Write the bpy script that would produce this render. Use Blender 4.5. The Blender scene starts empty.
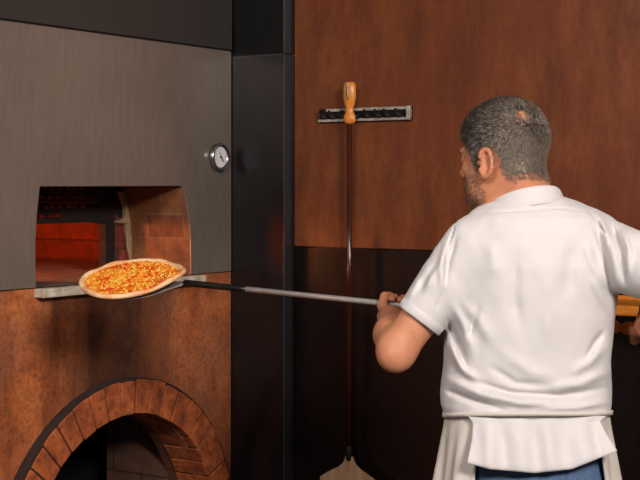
import bpy, bmesh, math, random
import numpy as np
from mathutils import Vector, Matrix
from mathutils.geometry import tessellate_polygon

random.seed(7); rng = np.random.default_rng(7)
SC = bpy.context.scene; COL = SC.collection
F = 1384.0; HOR = 187.0; CX = 320.0; CAMZ = 1.55
TH = math.atan2(904.0, F)
ST, CT = math.sin(TH), math.cos(TH)
FW = Vector((-ST, CT, 0)); RT = Vector((CT, ST, 0)); UP = Vector((0, 0, 1))
CAM = Vector((0, 0, CAMZ))
XL = -2.75                      # plane of the oven front

def P(px, py, D):
    return CAM + FW*D + RT*((px-CX)/F*D) - UP*((py-HOR)/F*D)
def W(px, py, x=None):          # point of a wall plane X = const
    x = XL if x is None else x
    u = (px-CX)/F
    return P(px, py, x/(-ST + u*CT))
def B(px, py, y):               # point of a wall plane Y = const
    u = (px-CX)/F
    return P(px, py, y/(CT + u*ST))
YC = W(232, 100).y              # face of the black pillar
YB = YC + 0.05                  # plane of the back wall

# ------------------------------------------------------------------ materials
def lin(c):
    return tuple((v/255/12.92 if v/255 <= .04045 else ((v/255+.055)/1.055)**2.4) for v in c) + (1.0,)

class NT:
    def __init__(s, name):
        s.m = bpy.data.materials.new(name); s.m.use_nodes = True
        s.t = s.m.node_tree; s.b = s.t.nodes['Principled BSDF']
        s.co = s.t.nodes.new('ShaderNodeTexCoord')
    def n(s, kind, **kw):
        nd = s.t.nodes.new(kind)
        for k, v in kw.items():
            if k in nd.inputs: nd.inputs[k].default_value = v
            else: setattr(nd, k, v)
        return nd
    def l(s, a, b): s.t.links.new(a, b)
    def noise(s, scale, detail=4, rough=.55, stretch=(1, 1, 1), dist=0):
        mp = s.n('ShaderNodeMapping'); mp.inputs['Scale'].default_value = stretch
        s.l(s.co.outputs['Object'], mp.inputs['Vector'])
        nz = s.n('ShaderNodeTexNoise', Scale=scale, Detail=detail, Roughness=rough, Distortion=dist)
        s.l(mp.outputs[0], nz.inputs['Vector']); return nz.outputs['Fac']
    def ramp(s, fac, stops):
        r = s.n('ShaderNodeValToRGB'); e = r.color_ramp.elements
        while len(e) < len(stops): e.new(.5)
        for el, (p, c) in zip(e, stops): el.position = p; el.color = lin(c) if len(c) == 3 else c
        s.l(fac, r.inputs['Fac']); return r.outputs['Color']
    def mix(s, fac, a, b, mode='MIX'):
        m = s.n('ShaderNodeMix', data_type='RGBA', blend_type=mode)
        if isinstance(fac, (int, float)): m.inputs[0].default_value = fac
        else: s.l(fac, m.inputs[0])
        for sock, v in ((m.inputs[6], a), (m.inputs[7], b)):
            if isinstance(v, tuple): sock.default_value = v if len(v) == 4 else lin(v)
            else: s.l(v, sock)
        return m.outputs[2]
    def math(s, op, a, b=None, c=None):
        m = s.n('ShaderNodeMath', operation=op)
        for i, v in enumerate((a, b, c)):
            if v is None: continue
            if isinstance(v, (int, float)): m.inputs[i].default_value = v
            else: s.l(v, m.inputs[i])
        return m.outputs[0]
    def mrange(s, v, a, b, c=0, d=1):
        m = s.n('ShaderNodeMapRange'); s.l(v, m.inputs[0])
        for i, q in enumerate((a, b, c, d)): m.inputs[i+1].default_value = q
        return m.outputs[0]
    def col(s, c):
        if isinstance(c, tuple): s.b.inputs['Base Color'].default_value = c if len(c) == 4 else lin(c)
        else: s.l(c, s.b.inputs['Base Color'])
    def bump(s, h, strength=.2, dist=.01):
        b = s.n('ShaderNodeBump', Strength=strength, Distance=dist)
        s.l(h, b.inputs['Height']); s.l(b.outputs[0], s.b.inputs['Normal'])
    def set(s, rough=.5, metal=0, **kw):
        for k, v in (('Roughness', rough), ('Metallic', metal)):
            if isinstance(v, (int, float)): s.b.inputs[k].default_value = v
            else: s.l(v, s.b.inputs[k])
        for k, v in kw.items(): s.b.inputs[k.replace('_', ' ')].default_value = v
        return s
    def xyz(s):
        x = s.n('ShaderNodeSeparateXYZ'); s.l(s.co.outputs['Object'], x.inputs[0]); return x.outputs

def simple(name, c1, c2=None, scale=20, rough=.5, metal=0, bump=.1, stretch=(1, 1, 1), **kw):
    m = NT(name)
    nz = m.noise(scale, stretch=stretch)
    m.col(m.ramp(nz, [(.3, c1), (.7, c2 or c1)]))
    if bump: m.bump(nz, bump, .003)
    m.set(rough, metal, **kw)
    return m.m

def mat_black_plate(name, c1=(58, 54, 53), c2=(48, 45, 45), rough=.34, spec=.5, metal=0.0):
    m = NT(name)
    a = m.noise(1.6, 3, stretch=(1, 1, 1)); f = m.noise(60, 5, stretch=(1, 1, .15))
    m.col(m.mix(m.mrange(f, .35, .65, 0, .15), m.ramp(a, [(.35, c1), (.7, c2)]), (40, 35, 33)))
    m.set(m.mrange(m.noise(5, 4), .3, .7, rough-.04, rough+.07), metal, Specular_IOR_Level=spec)
    return m.m

def mat_rust_wall(name):
    m = NT(name)
    big = m.noise(2.2, 4, dist=.4); streak = m.noise(9, 6, .65, stretch=(1.6, 1.6, .45))
    fine = m.noise(70, 6, .7, stretch=(1, 1, .5))
    c = m.ramp(streak, [(.30, (88, 43, 21)), (.52, (114, 60, 29)), (.75, (136, 76, 38))])
    c = m.mix(m.mrange(big, .35, .7, 0, .55), c, (102, 45, 22))
    c = m.mix(m.mrange(fine, .45, .72, 0, .35), c, (70, 31, 17))
    m.col(c); m.bump(fine, .12, .002)
    m.set(m.mrange(fine, .3, .7, .42, .62), 0, Specular_IOR_Level=.35); return m.m

def mat_corten(name):
    m = NT(name)
    big = m.noise(3.2, 5, .6, dist=.6); mid = m.noise(14, 6, .65); fine = m.noise(90, 6, .7)
    drip = m.noise(11, 5, .6, stretch=(1, 1, .22))
    c = m.ramp(mid, [(.28, (142, 76, 44)), (.5, (186, 102, 57)), (.75, (210, 126, 74))])
    c = m.mix(m.mrange(big, .38, .64, 0, .8), c, (150, 98, 74))
    c = m.mix(m.mrange(drip, .5, .72, 0, .6), c, (104, 54, 32))
    c = m.mix(m.mrange(fine, .46, .68, 0, .6), c, (84, 42, 26))
    # soot and drip stain hanging below the mouth
    x, y, z = m.xyz()
    y0 = W(118, 300).y
    yy = m.math('ADD', m.math('SUBTRACT', y, y0), m.math('MULTIPLY', m.math('SUBTRACT', drip, .5), .30))
    st = m.mrange(m.math('ABSOLUTE', yy), .10, .27, 1, 0)
    st = m.math('MULTIPLY', st, m.mrange(mid, .25, .6, .65, .95))
    c = m.mix(st, c, (58, 32, 22))
    m.col(c); m.bump(fine, .25, .002); m.set(m.mrange(fine, .3, .7, .5, .7), 0, Specular_IOR_Level=.3); return m.m

def mat_brick(name, axes, c1, c2, mortar, bw=.16, rh=.08, ms=.004, soot=0, rough=.85, offset=.5, cs=None, streak=0):
    m = NT(name); o = m.xyz()
    cb = m.n('ShaderNodeCombineXYZ')
    m.l(o[axes[0]], cb.inputs[0]); m.l(o[axes[1]], cb.inputs[1])
    br = m.n('ShaderNodeTexBrick', offset=offset)
    br.inputs['Scale'].default_value = 1; br.inputs['Brick Width'].default_value = bw
    br.inputs['Row Height'].default_value = rh; br.inputs['Mortar Size'].default_value = ms
    br.inputs['Color1'].default_value = lin(c1); br.inputs['Color2'].default_value = lin(c2)
    br.inputs['Mortar'].default_value = lin(mortar)
    m.l(cb.outputs[0], br.inputs['Vector'])
    n1 = m.noise(22, 6, .65); n2 = m.noise(7, 4)
    c = m.mix(m.mrange(n1, .4, .7, 0, .6), br.outputs['Color'], cs or (70, 38, 22))
    if soot: c = m.mix(m.mrange(n2, .35, .65, 0, soot), c, (22, 15, 12))
    m.col(c)
    h = m.math('ADD', m.math('MULTIPLY', br.outputs['Fac'], -1), m.math('MULTIPLY', n1, .5))
    m.bump(h, .5, .006); m.set(rough); return m.m

def mat_arch():
    m = NT('arch_brick_clay')
    n1 = m.noise(18, 6, .65); n2 = m.noise(55, 6, .7); n3 = m.noise(5, 3)
    c = m.ramp(n1, [(.3, (124, 58, 30)), (.52, (184, 92, 44)), (.75, (204, 118, 64))])
    c = m.mix(m.mrange(n2, .48, .7, 0, .7), c, (70, 32, 20))
    c = m.mix(m.mrange(n3, .5, .72, 0, .45), c, (96, 52, 32))
    m.col(c); m.bump(n2, .6, .006); m.set(.8); return m.m

def mat_cloth(name, c, c2, scale=320, weave=.25):
    m = NT(name)
    a = m.noise(6, 3); w = m.noise(scale, 2, .5)
    m.col(m.ramp(a, [(.3, c), (.7, c2)]))
    m.bump(m.math('ADD', m.math('MULTIPLY', w, .6), m.noise(28, 4)), weave, .004)
    m.set(.9, 0, Specular_IOR_Level=.15, Sheen_Weight=.15); return m.m

def mat_denim():
    m = NT('blue_denim')
    w = m.noise(420, 2, .6, stretch=(1, 1, .3)); b = m.noise(9, 4)
    m.col(m.mix(m.mrange(w, .35, .65, 0, .5), m.ramp(b, [(.3, (88, 110, 146)), (.7, (112, 136, 170))]), (66, 84, 116)))
    m.bump(w, .3, .002); m.set(.9, 0, Specular_IOR_Level=.15); return m.m

def mat_skin():
    m = NT('skin')
    a = m.noise(14, 4); f = m.noise(140, 4, .6)
    c = m.ramp(a, [(.3, (188, 120, 88)), (.7, (202, 138, 104))])
    c = m.mix(m.mrange(f, .5, .75, 0, .3), c, (170, 98, 70))
    m.col(c); m.bump(f, .12, .002)
    m.set(.52, 0, Specular_IOR_Level=.35, Subsurface_Weight=.08)
    m.b.inputs['Subsurface Radius'].default_value = (.008, .003, .0015); m.b.inputs['Subsurface Scale'].default_value = .5
    return m.m

def mat_wood(name, c1, c2, c3, rough=.4, axis=0, sc=1):
    m = NT(name)
    st = [9, 9, 9]; st[axis] = .8
    g = m.noise(6*sc, 6, .6, stretch=tuple(st), dist=.6); f = m.noise(24*sc, 4, stretch=tuple(st))
    c = m.ramp(g, [(.3, c1), (.5, c2), (.72, c3)])
    c = m.mix(m.mrange(f, .45, .7, 0, .3), c, c1)
    m.col(c); m.bump(f, .08, .002); m.set(rough); return m.m

def mat_topping():
    m = NT('melted_cheese_sauce')
    a = m.noise(42, 6, .6, dist=.8); b = m.noise(95, 5, .6); c0 = m.noise(16, 3)
    c = m.ramp(a, [(.36, (226, 62, 14)), (.46, (255, 124, 22)), (.56, (255, 178, 44)), (.68, (255, 222, 110))])
    c = m.mix(m.mrange(b, .52, .66, 0, .7), c, (206, 62, 14))
    c = m.mix(m.mrange(c0, .58, .7, 0, .5), c, (196, 44, 14))
    m.col(c); m.bump(m.math('ADD', a, m.math('MULTIPLY', b, .5)), .6, .006); m.set(.36); return m.m

M = {}
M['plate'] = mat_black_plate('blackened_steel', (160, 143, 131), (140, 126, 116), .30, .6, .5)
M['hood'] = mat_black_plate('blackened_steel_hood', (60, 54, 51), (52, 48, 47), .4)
M['pillar'] = mat_black_plate('glossy_black_panel', (24, 21, 23), (20, 18, 20), .25)
M['pillar_top'] = mat_black_plate('matte_black_panel', (9, 8, 9), (7, 6, 7), .45, .25)
M['strip'] = mat_black_plate('dark_steel_strip', (52, 50, 54), (44, 43, 46), .3)
M['rust'] = mat_rust_wall('rust_brown_cladding')
M['lower'] = mat_black_plate('lower_dark_panel', (22, 13, 12), (17, 10, 10), .26, .4)
M['corten'] = mat_corten('rusted_steel_front')
M['jamb'] = mat_brick('jamb_brick', (0, 2), (150, 96, 56), (128, 76, 42), (150, 106, 70), .15, .077, .0035, .35)
M['jamb_y'] = mat_brick('dome_brick', (1, 2), (150, 62, 32), (128, 48, 26), (96, 40, 24), .2, .075, .004, .3)
M['soot'] = mat_brick('sooty_brick', (1, 2), (44, 24, 18), (34, 18, 14), (22, 12, 10), .12, .06, .006, .8, cs=(18, 10, 8))
M['stone'] = simple('pale_stone', (176, 148, 112), (140, 112, 82), 40, .85, 0, .4)
M['sill'] = simple('grey_sill_stone', (222, 208, 190), (166, 148, 128), 28, .75, 0, .4)
M['hearth'] = mat_brick('hearth_tiles', (0, 1), (140, 108, 92), (122, 92, 80), (84, 62, 52), .3, .3, .004, .3)
M['niche'] = mat_brick('niche_brick', (0, 2), (126, 74, 44), (108, 60, 36), (84, 52, 34), .22, .07, .004, .25)
M['niche_pier'] = mat_brick('niche_pier_brick', (0, 2), (120, 82, 64), (104, 68, 54), (70, 46, 36), .24, .12, .004, .3)
M['void'] = simple('chamber_black', (14, 11, 10), (8, 7, 7), 10, .95, 0, .1)  # near-black lining of the store chamber
M['arch'] = mat_arch()
M['mortar'] = simple('dark_mortar', (58, 38, 29), (34, 24, 20), 60, .95, 0, .5)
M['ember_glow'] = simple('ember_glow_red', (120, 26, 22), (44, 12, 10), 60, .3, 0, .8)  # red ember glow put into the brick colour
M['chrome'] = simple('chrome', (200, 200, 202), (176, 176, 180), 30, .22, 1, 0)
M['dial'] = simple('dial_white', (236, 230, 232), (228, 222, 226), 12, .4, 0, 0)
M['blackpaint'] = simple('black_paint', (16, 15, 15), (24, 22, 22), 30, .4, 0, .05)
M['steel'] = simple('brushed_steel', (206, 202, 198), (186, 182, 178), 40, .42, .55, .05, (1, 1, 1))
M['darksteel'] = simple('dark_steel_tube', (62, 58, 58), (44, 42, 42), 40, .35, .8, .05)
M['rack'] = simple('weathered_grey_steel', (186, 176, 164), (130, 120, 108), 50, .5, .1, .2)
M['hook'] = simple('black_iron', (26, 22, 20), (38, 32, 28), 60, .45, .4, .1)
M['rope'] = simple('pale_rope', (190, 176, 160), (150, 132, 116), 90, .9, 0, .3)
M['oak'] = mat_wood('orange_varnished_wood', (176, 92, 24), (208, 124, 40), (228, 152, 66), .35, 0)
M['turned'] = mat_wood('turned_handle_wood', (190, 104, 36), (222, 136, 50), (238, 168, 84), .32, 2)
M['polewood'] = mat_wood('red_brown_pole_wood', (44, 16, 9), (62, 25, 13), (88, 40, 22), .2, 2)
M['blade'] = mat_wood('pale_peel_wood', (158, 120, 88), (184, 148, 112), (204, 170, 134), .55, 2)
M['shirt'] = mat_cloth('white_pique_cotton', (209, 203, 202), (203, 197, 196))
M['apron'] = mat_cloth('cream_apron_cotton', (210, 200, 190), (200, 191, 182), 240)
M['denim'] = mat_denim()
M['skin'] = mat_skin()
M['hair_dark'] = simple('dark_hair', (46, 38, 34), (60, 50, 44), 60, .5, 0, 0)
M['hair_mid'] = simple('greying_hair', (104, 89, 76), (124, 107, 92), 60, .5, 0, 0)
M['hair_grey'] = simple('grey_hair', (170, 155, 140), (146, 131, 117), 60, .5, 0, 0)
M['eye'] = simple('eye_white', (220, 212, 204), (210, 200, 194), 10, .2, 0, 0)
M['iris'] = simple('brown_iris', (50, 32, 22), (60, 40, 28), 10, .2, 0, 0)
M['shoe'] = simple('black_leather', (20, 18, 18), (30, 27, 26), 40, .45, 0, .15)
M['sole'] = simple('rubber_sole', (190, 184, 176), (170, 164, 156), 40, .8, 0, .1)
M['crust'] = simple('baked_crust', (250, 214, 170), (222, 146, 82), 26, .65, 0, .5)
M['topping'] = mat_topping()
M['cheese'] = simple('melted_cheese', (255, 214, 104), (250, 170, 50), 60, .35, 0, .2)
M['floor'] = mat_brick('floor_tiles', (0, 1), (72, 64, 58), (66, 58, 54), (44, 40, 38), .6, .6, .004, .1, .5, 0)
M['plaster'] = simple('ceiling_plaster', (150, 140, 132), (142, 132, 124), 6, .9, 0, .1)
M['room_wall'] = simple('grey_brown_plaster', (98, 84, 74), (88, 76, 68), 6, .9, 0, .1)

# ------------------------------------------------------------------ mesh helpers
def link(o, parent=None):
    COL.objects.link(o)
    if parent is not None: o.parent = parent
    return o
def empty(name, loc=(0, 0, 0), rot=None):
    o = bpy.data.objects.new(name, None); o.location = loc; o.empty_display_size = .1
    if rot is not None: o.rotation_euler = rot
    return link(o)
def tag(o, label=None, cat=None, group=None, kind=None):
    for k, v in (('label', label), ('category', cat), ('group', group), ('kind', kind)):
        if v: o[k] = v
    return o
def obj(name, bm, mat, parent=None, smooth=False, bevel=0, mats=None, origin=None):
    bmesh.ops.recalc_face_normals(bm, faces=bm.faces[:])
    if origin is not None: bmesh.ops.translate(bm, vec=-Vector(origin), verts=bm.verts[:])
    me = bpy.data.meshes.new(name); bm.to_mesh(me); bm.free()
    for m_ in (mats or [mat]): me.materials.append(m_)
    if smooth:
        for p in me.polygons: p.use_smooth = True
    o = bpy.data.objects.new(name, me); link(o, parent)
    if origin is not None: o.location = origin
    if bevel:
        bv = o.modifiers.new('bevel', 'BEVEL'); bv.width = bevel; bv.segments = 2; bv.limit_method = 'ANGLE'
    return o
def np_obj(name, V, Q, mat, parent=None, smooth=True, mats=None, mi=None):
    me = bpy.data.meshes.new(name)
    V = np.asarray(V, np.float32); Q = np.asarray(Q, np.int32); k = Q.shape[1]
    me.vertices.add(len(V)); me.vertices.foreach_set('co', V.ravel())
    me.loops.add(Q.size); me.loops.foreach_set('vertex_index', Q.ravel())
    me.polygons.add(len(Q)); me.polygons.foreach_set('loop_start', np.arange(0, Q.size, k, dtype=np.int32))
    for m_ in (mats or [mat]): me.materials.append(m_)
    if mi is not None: me.polygons.foreach_set('material_index', np.asarray(mi, np.int32))
    me.update(calc_edges=True); me.validate()
    me.polygons.foreach_set('use_smooth', np.full(len(me.polygons), smooth))
    return link(bpy.data.objects.new(name, me), parent)
def box(bm, lo, hi):
    x0, y0, z0 = [min(a, b) for a, b in zip(lo, hi)]; x1, y1, z1 = [max(a, b) for a, b in zip(lo, hi)]
    v = [bm.verts.new(c) for c in ((x0,y0,z0),(x1,y0,z0),(x1,y1,z0),(x0,y1,z0),(x0,y0,z1),(x1,y0,z1),(x1,y1,z1),(x0,y1,z1))]
    for f in ((0,3,2,1),(4,5,6,7),(0,1,5,4),(1,2,6,5),(2,3,7,6),(3,0,4,7)): bm.faces.new([v[i] for i in f])
def boxo(name, lo, hi, mat, parent=None, bevel=0):
    bm = bmesh.new(); box(bm, lo, hi); return obj(name, bm, mat, parent, bevel=bevel)
def prism(bm, poly, hole, x0, x1):
    """plate in the Y-Z plane (poly, optional hole) between two X values"""
    loops = [poly] + ([hole] if hole else [])
    flat = [p for lp in loops for p in lp]
    tris = tessellate_polygon([[Vector((p[0], p[1], 0)) for p in lp] for lp in loops])
    a = [bm.verts.new((x0, p[0], p[1])) for p in flat]; b = [bm.verts.new((x1, p[0], p[1])) for p in flat]
    for t in tris:
        try:
            bm.faces.new([a[i] for i in t]); bm.faces.new([b[i] for i in reversed(t)])
        except ValueError: pass
    k = 0
    for lp in loops:
        n = len(lp)
        for i in range(n):
            j = (i+1) % n
            bm.faces.new((a[k+i], a[k+j], b[k+j], b[k+i]))
        k += n
def frame(d):
    d = Vector(d).normalized(); h = Vector((0, 0, 1)) if abs(d.z) < .9 else Vector((1, 0, 0))
    x = d.cross(h).normalized(); return x, d.cross(x).normalized(), d
def tube(bm, pts, r, seg=10, caps=True):
    pts = [Vector(p) for p in pts]; rr = r if isinstance(r, (list, tuple)) else [r]*len(pts)
    x, y, _ = frame(pts[1]-pts[0]); rings = []
    for i, p in enumerate(pts):
        d = (pts[min(i+1, len(pts)-1)] - pts[max(i-1, 0)]).normalized()
        x = (x - d*x.dot(d)).normalized(); y = d.cross(x)
        rings.append([bm.verts.new(p + (x*math.cos(2*math.pi*k/seg) + y*math.sin(2*math.pi*k/seg))*rr[i]) for k in range(seg)])
    for a, b in zip(rings, rings[1:]):
        for k in range(seg): bm.faces.new((a[k], a[(k+1) % seg], b[(k+1) % seg], b[k]))
    if caps: bm.faces.new(rings[0][::-1]); bm.faces.new(rings[-1])
def lathe(bm, base, axis, prof, seg=24, sx=1, sy=1, xdir=None):
    """prof: list of (distance along axis, radius)"""
    x, y, d = frame(axis)
    if xdir is not None:
        x = (Vector(xdir) - d*Vector(xdir).dot(d)).normalized(); y = d.cross(x)
    base = Vector(base); rings = []
    for t, r in prof:
        rings.append([bm.verts.new(base + d*t + x*(math.cos(2*math.pi*k/seg)*r*sx) + y*(math.sin(2*math.pi*k/seg)*r*sy)) for k in range(seg)])
    for a, b in zip(rings, rings[1:]):
        for k in range(seg): bm.faces.new((a[k], a[(k+1) % seg], b[(k+1) % seg], b[k]))
    bm.faces.new(rings[0][::-1]); bm.faces.new(rings[-1])
def yz(p): return (p.y, p.z)

# ------------------------------------------------------------------ the setting
Y0, X1, YN, ZC = 1.75, 2.6, -1.6, 3.1
tag(boxo('floor', (XL-1.6, YN, -.1), (X1, YB+.2, 0), M['floor']), kind='structure')
tag(boxo('ceiling', (XL-1.6, YN, ZC), (X1, YB+.2, ZC+.1), M['plaster']), kind='structure')
tag(boxo('wall_right', (X1, YN, 0), (X1+.1, YB+.2, ZC), M['room_wall']), kind='structure')
tag(boxo('wall_front', (XL-1.6, YN-.1, 0), (X1+.1, YN, ZC), M['room_wall']), kind='structure')
tag(boxo('wall_left', (XL-.12, YN, 0), (XL-.01, Y0, ZC), M['room_wall']), kind='structure')
wb = empty('wall_back', (0, YB, 0)); tag(wb, kind='structure')
zb = B(330, 247.5, YB).z
xp = B(283, 100, YC).x            # right edge of the pillar face
def rel(o, root):                # keep world placement under an Empty
    o.location = -Vector(root.location); return o
rel(boxo('upper_cladding', (xp-.1, YB, zb+.002), (X1, YB+.1, ZC), M['rust'], wb), wb)
rel(boxo('lower_panel', (xp-.1, YB+.004, 0), (X1, YB+.1, zb-.002), M['lower'], wb), wb)
bm = bmesh.new(); box(bm, (xp-.1, YB+.02, zb-.002), (X1, YB+.1, zb+.002)); rel(obj('joint', bm, M['blackpaint'], wb), wb)
zp = B(255, 56, YC).z
pil = empty('pillar', (xp-.1, YC, 0)); tag(pil, kind='structure')
rel(boxo('lower_panel', (XL-.05, YC, 0), (xp, YB+.05, zp-.003), M['pillar'], pil), pil)
rel(boxo('upper_panel', (XL-.05, YC+.004, zp+.003), (xp, YB+.05, ZC), M['pillar_top'], pil), pil)
rel(boxo('joint_strip', (XL-.05, YC+.003, zp-.003), (xp, YB+.02, zp+.003), M['strip'], pil), pil)
xs = B(294, 100, YB).x
rel(boxo('edge_strip', (xp+.001, YC-.002, 0), (xp+.008, YB, zp), M['strip'], pil, .001), pil)
rel(boxo('edge_strip', (xp+.001, YC-.002, zp+.004), (xp+.008, YB, ZC), M['strip'], pil, .001), pil)
rel(boxo('side_flange', (xp+.009, YB-.012, 0), (xs+.004, YB, zp), M['pillar'], pil, .001), pil)
rel(boxo('side_flange', (xp+.009, YB-.012, zp+.004), (xs+.004, YB, ZC), M['pillar_top'], pil, .001), pil)

# ------------------------------------------------------------------ the oven
oven = empty('pizza_oven', (XL, W(118, 300).y, 0))
tag(oven, 'built-in brick pizza oven with black steel front, rusted base and glowing mouth', 'oven')
O = lambda o: rel(o, oven)
zh = W(232, 51).z                  # seam below the hood panel
zs = W(232, 271).z                 # lower edge of the black plate
hole_px = [(36, 290), (35.5, 245), (37, 215), (40, 186.5), (182.5, 186), (187, 205), (190, 225), (191, 240), (191.2, 274)]
hole = [yz(W(*p)) for p in hole_px]
zsill = zs - .002
hole[0] = (hole[0][0], zsill); hole[-1] = (hole[-1][0], zsill)
YL, YR = hole[0][0], hole[-1][0]; ZT = hole[3][1]
YF = YC - .004                     # right end of the oven front
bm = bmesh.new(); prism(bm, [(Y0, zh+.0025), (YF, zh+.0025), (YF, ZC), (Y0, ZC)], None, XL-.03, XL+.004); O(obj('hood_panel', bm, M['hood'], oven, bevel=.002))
# face plate: the opening reaches its lower edge
poly = [(Y0, zs), (YL, zs)] + hole[1:-1] + [(YR, zs), (YF, zs), (YF, zh-.0025), (Y0, zh-.0025)]
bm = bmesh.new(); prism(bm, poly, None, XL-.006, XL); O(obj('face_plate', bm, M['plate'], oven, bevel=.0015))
bm = bmesh.new(); box(bm, (XL-.03, Y0, zh-.0025), (XL-.006, YF, zh+.0025)); O(obj('seam', bm, M['strip'], oven))
# arch of the wood store
ya, za = 0, 0
R_out_pts = [yz(W(140, 379)), yz(W(15.5, 480)), yz(W(222, 480))]
(ax, ay), (bx, by), (cx, cy) = R_out_pts
d = 2*(ax*(by-cy)+bx*(cy-ay)+cx*(ay-by))
ya = ((ax*ax+ay*ay)*(by-cy)+(bx*bx+by*by)*(cy-ay)+(cx*cx+cy*cy)*(ay-by))/d
za = ((ax*ax+ay*ay)*(cx-bx)+(bx*bx+by*by)*(ax-cx)+(cx*cx+cy*cy)*(bx-ax))/d
RO = math.hypot(ax-ya, ay-za)
RI = math.hypot(W(140, 412.5).y-ya, W(140, 412.5).z-za)
def arc(r, a0=0, a1=math.pi, n=40):
    return [(ya+math.cos(a0+(a1-a0)*i/n)*r, za+math.sin(a0+(a1-a0)*i/n)*r) for i in range(n+1)]
ai = arc(RI)
poly = [(YF, 0), (YF, zs-.003), (Y0, zs-.003), (Y0, 0), (ya-RI, 0)] + ai[::-1] + [(ya+RI, 0)]
bm = bmesh.new(); prism(bm, poly, None, XL-.03, XL-.002); O(obj('rusted_base', bm, M['corten'], oven))
# soldier-brick arch, one mesh
bm = bmesh.new(); nb = 23
for k in range(nb):
    a0, a1 = math.pi*k/nb, math.pi*(k+1)/nb; g = .0038
    ro = RO + random.uniform(-.004, .003); dx = random.uniform(-.003, .003)
    q = []
    for r, sg in ((RI+random.uniform(-.002, .002), 1), (ro, 1)):
        q.append((r, a0+g/r/1.4, a1-g/r/1.4))
    pl = [(ya+math.cos(q[0][1])*q[0][0], za+math.sin(q[0][1])*q[0][0]), (ya+math.cos(q[1][1])*q[1][0], za+math.sin(q[1][1])*q[1][0]),
          (ya+math.cos((a0+a1)/2)*q[1][0]*1.002, za+math.sin((a0+a1)/2)*q[1][0]*1.002),
          (ya+math.cos(q[1][2])*q[1][0], za+math.sin(q[1][2])*q[1][0]), (ya+math.cos(q[0][2])*q[0][0], za+math.sin(q[0][2])*q[0][0])]
    prism(bm, pl, None, XL-.1, XL+.036+dx)
for side in (-1, 1):              # courses of the two feet below the springing
    z = za
    while z > .01:
        z0 = max(0, z-.068); yb_ = sorted((ya+side*RI, ya+side*RO))
        prism(bm, [(yb_[0], z0), (yb_[1], z0), (yb_[1], z-.007), (yb_[0], z-.007)], None, XL-.1, XL+.036); z = z0
O(obj('brick_arch', bm, M['arch'], oven, bevel=.004))
bm = bmesh.new(); prism(bm, arc(RI+.003) + [(ya-RI-.003, 0), (ya-RO-.006, 0)] + arc(RO+.006)[::-1] + [(ya+RO+.006, 0), (ya+RI+.003, 0)], None, XL-.1, XL+.030)
O(obj('arch_mortar', bm, M['mortar'], oven))
# wood store behind the arch
XD = XL-.14
bm = bmesh.new()
ring = arc(RI+.002); full = [(ya-RI-.002, 0)] + ring[::-1] + [(ya+RI+.002, 0)]
outer = [(ya-RI-.06, 0)] + arc(RI+.06)[::-1] + [(ya+RI+.06, 0)]
prism(bm, outer + full[::-1], None, XD, XL-.101); O(obj('store_vault', bm, M['niche'], oven))
yw = ya+RI-.03
O(boxo('store_pier', (XL-.40, yw, 0), (XD-.001, yw+.1, 1.1), M['niche_pier'], oven))
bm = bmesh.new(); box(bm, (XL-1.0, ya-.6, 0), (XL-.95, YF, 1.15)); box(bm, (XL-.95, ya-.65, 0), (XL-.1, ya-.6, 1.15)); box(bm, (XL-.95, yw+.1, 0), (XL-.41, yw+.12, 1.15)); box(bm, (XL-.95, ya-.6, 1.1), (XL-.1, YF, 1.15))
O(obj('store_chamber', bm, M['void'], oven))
# sill and hearth
s0, s1 = W(36, 285).y, W(198, 272).y
bm = bmesh.new(); box(bm, (XL-.05, s0-.004, zsill-.026), (XL+.035, s1, zsill-.001)); O(obj('sill', bm, M['sill'], oven, bevel=.003))
XI = XL-.265
O(boxo('hearth', (XI-1.3, YL-1.0, zsill-.06), (XL-.031, YC+.9, zsill-.0005), M['hearth'], oven))
# throat: right and left jambs, sooty ceiling
bm = bmesh.new(); prism(bm, [hole[4], hole[5], hole[6], hole[7], (YR, zsill), (YR+.09, zsill), (YR+.09, ZT+.02), (hole[4][0], ZT+.02)], None, XI, XL-.0065); O(obj('right_jamb', bm, M['jamb'], oven))
bm = bmesh.new(); prism(bm, [hole[3], hole[2], hole[1], (YL, zsill), (YL-.09, zsill), (YL-.09, ZT+.02), (hole[3][0], ZT+.02)], None, XI, XL-.0065); O(obj('left_jamb', bm, M['jamb'], oven))
O(boxo('throat_lintel', (XI, YL-.09, ZT+.0), (XL-.0065, YR+.09, ZT+.1), M['soot'], oven))
# inner mouth wall with a corbelled right side
def I(px, py): return yz(W(px, py, XI))
yi = I(106, 250)[0]; yc_ = I(98, 215)[0]; zl = I(70, 224)[1]; zcb = I(118, 222)[1]
poly = [(YL-.4, zsill), (YL-.3, zsill), (YL-.3, zl), (yc_-.03, zl+.004), (yc_, zcb), (yi, zcb-.006), (yi, zsill), (YR+.3, zsill), (YR+.3, ZT+.12), (YL-.4, ZT+.12)]
bm = bmesh.new(); prism(bm, poly, None, XI-.03, XI-.001); O(obj('inner_mouth_wall', bm, M['soot'], oven))
e0, e1 = I(123, 250)[0], I(131.5, 250)[0]
bm = bmesh.new()
prism(bm, [(e0, zsill), (e1, zsill), (e1+.004, zcb), (e1-.01, zcb+.06), (e1-.035, zcb+.1), (e0-.035, zcb+.1), (e0-.008, zcb+.05), (e0-.006, zcb+.014), (e0-.045, zcb+.004), (e0-.045, zcb-.003), (e0, zcb-.006)], None, XI, XI+.018)
O(obj('stone_edging', bm, M['stone'], oven, bevel=.003))
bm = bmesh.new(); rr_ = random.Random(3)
p0, p1 = I(30, 210), I(82, 192); nrow = 4
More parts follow.
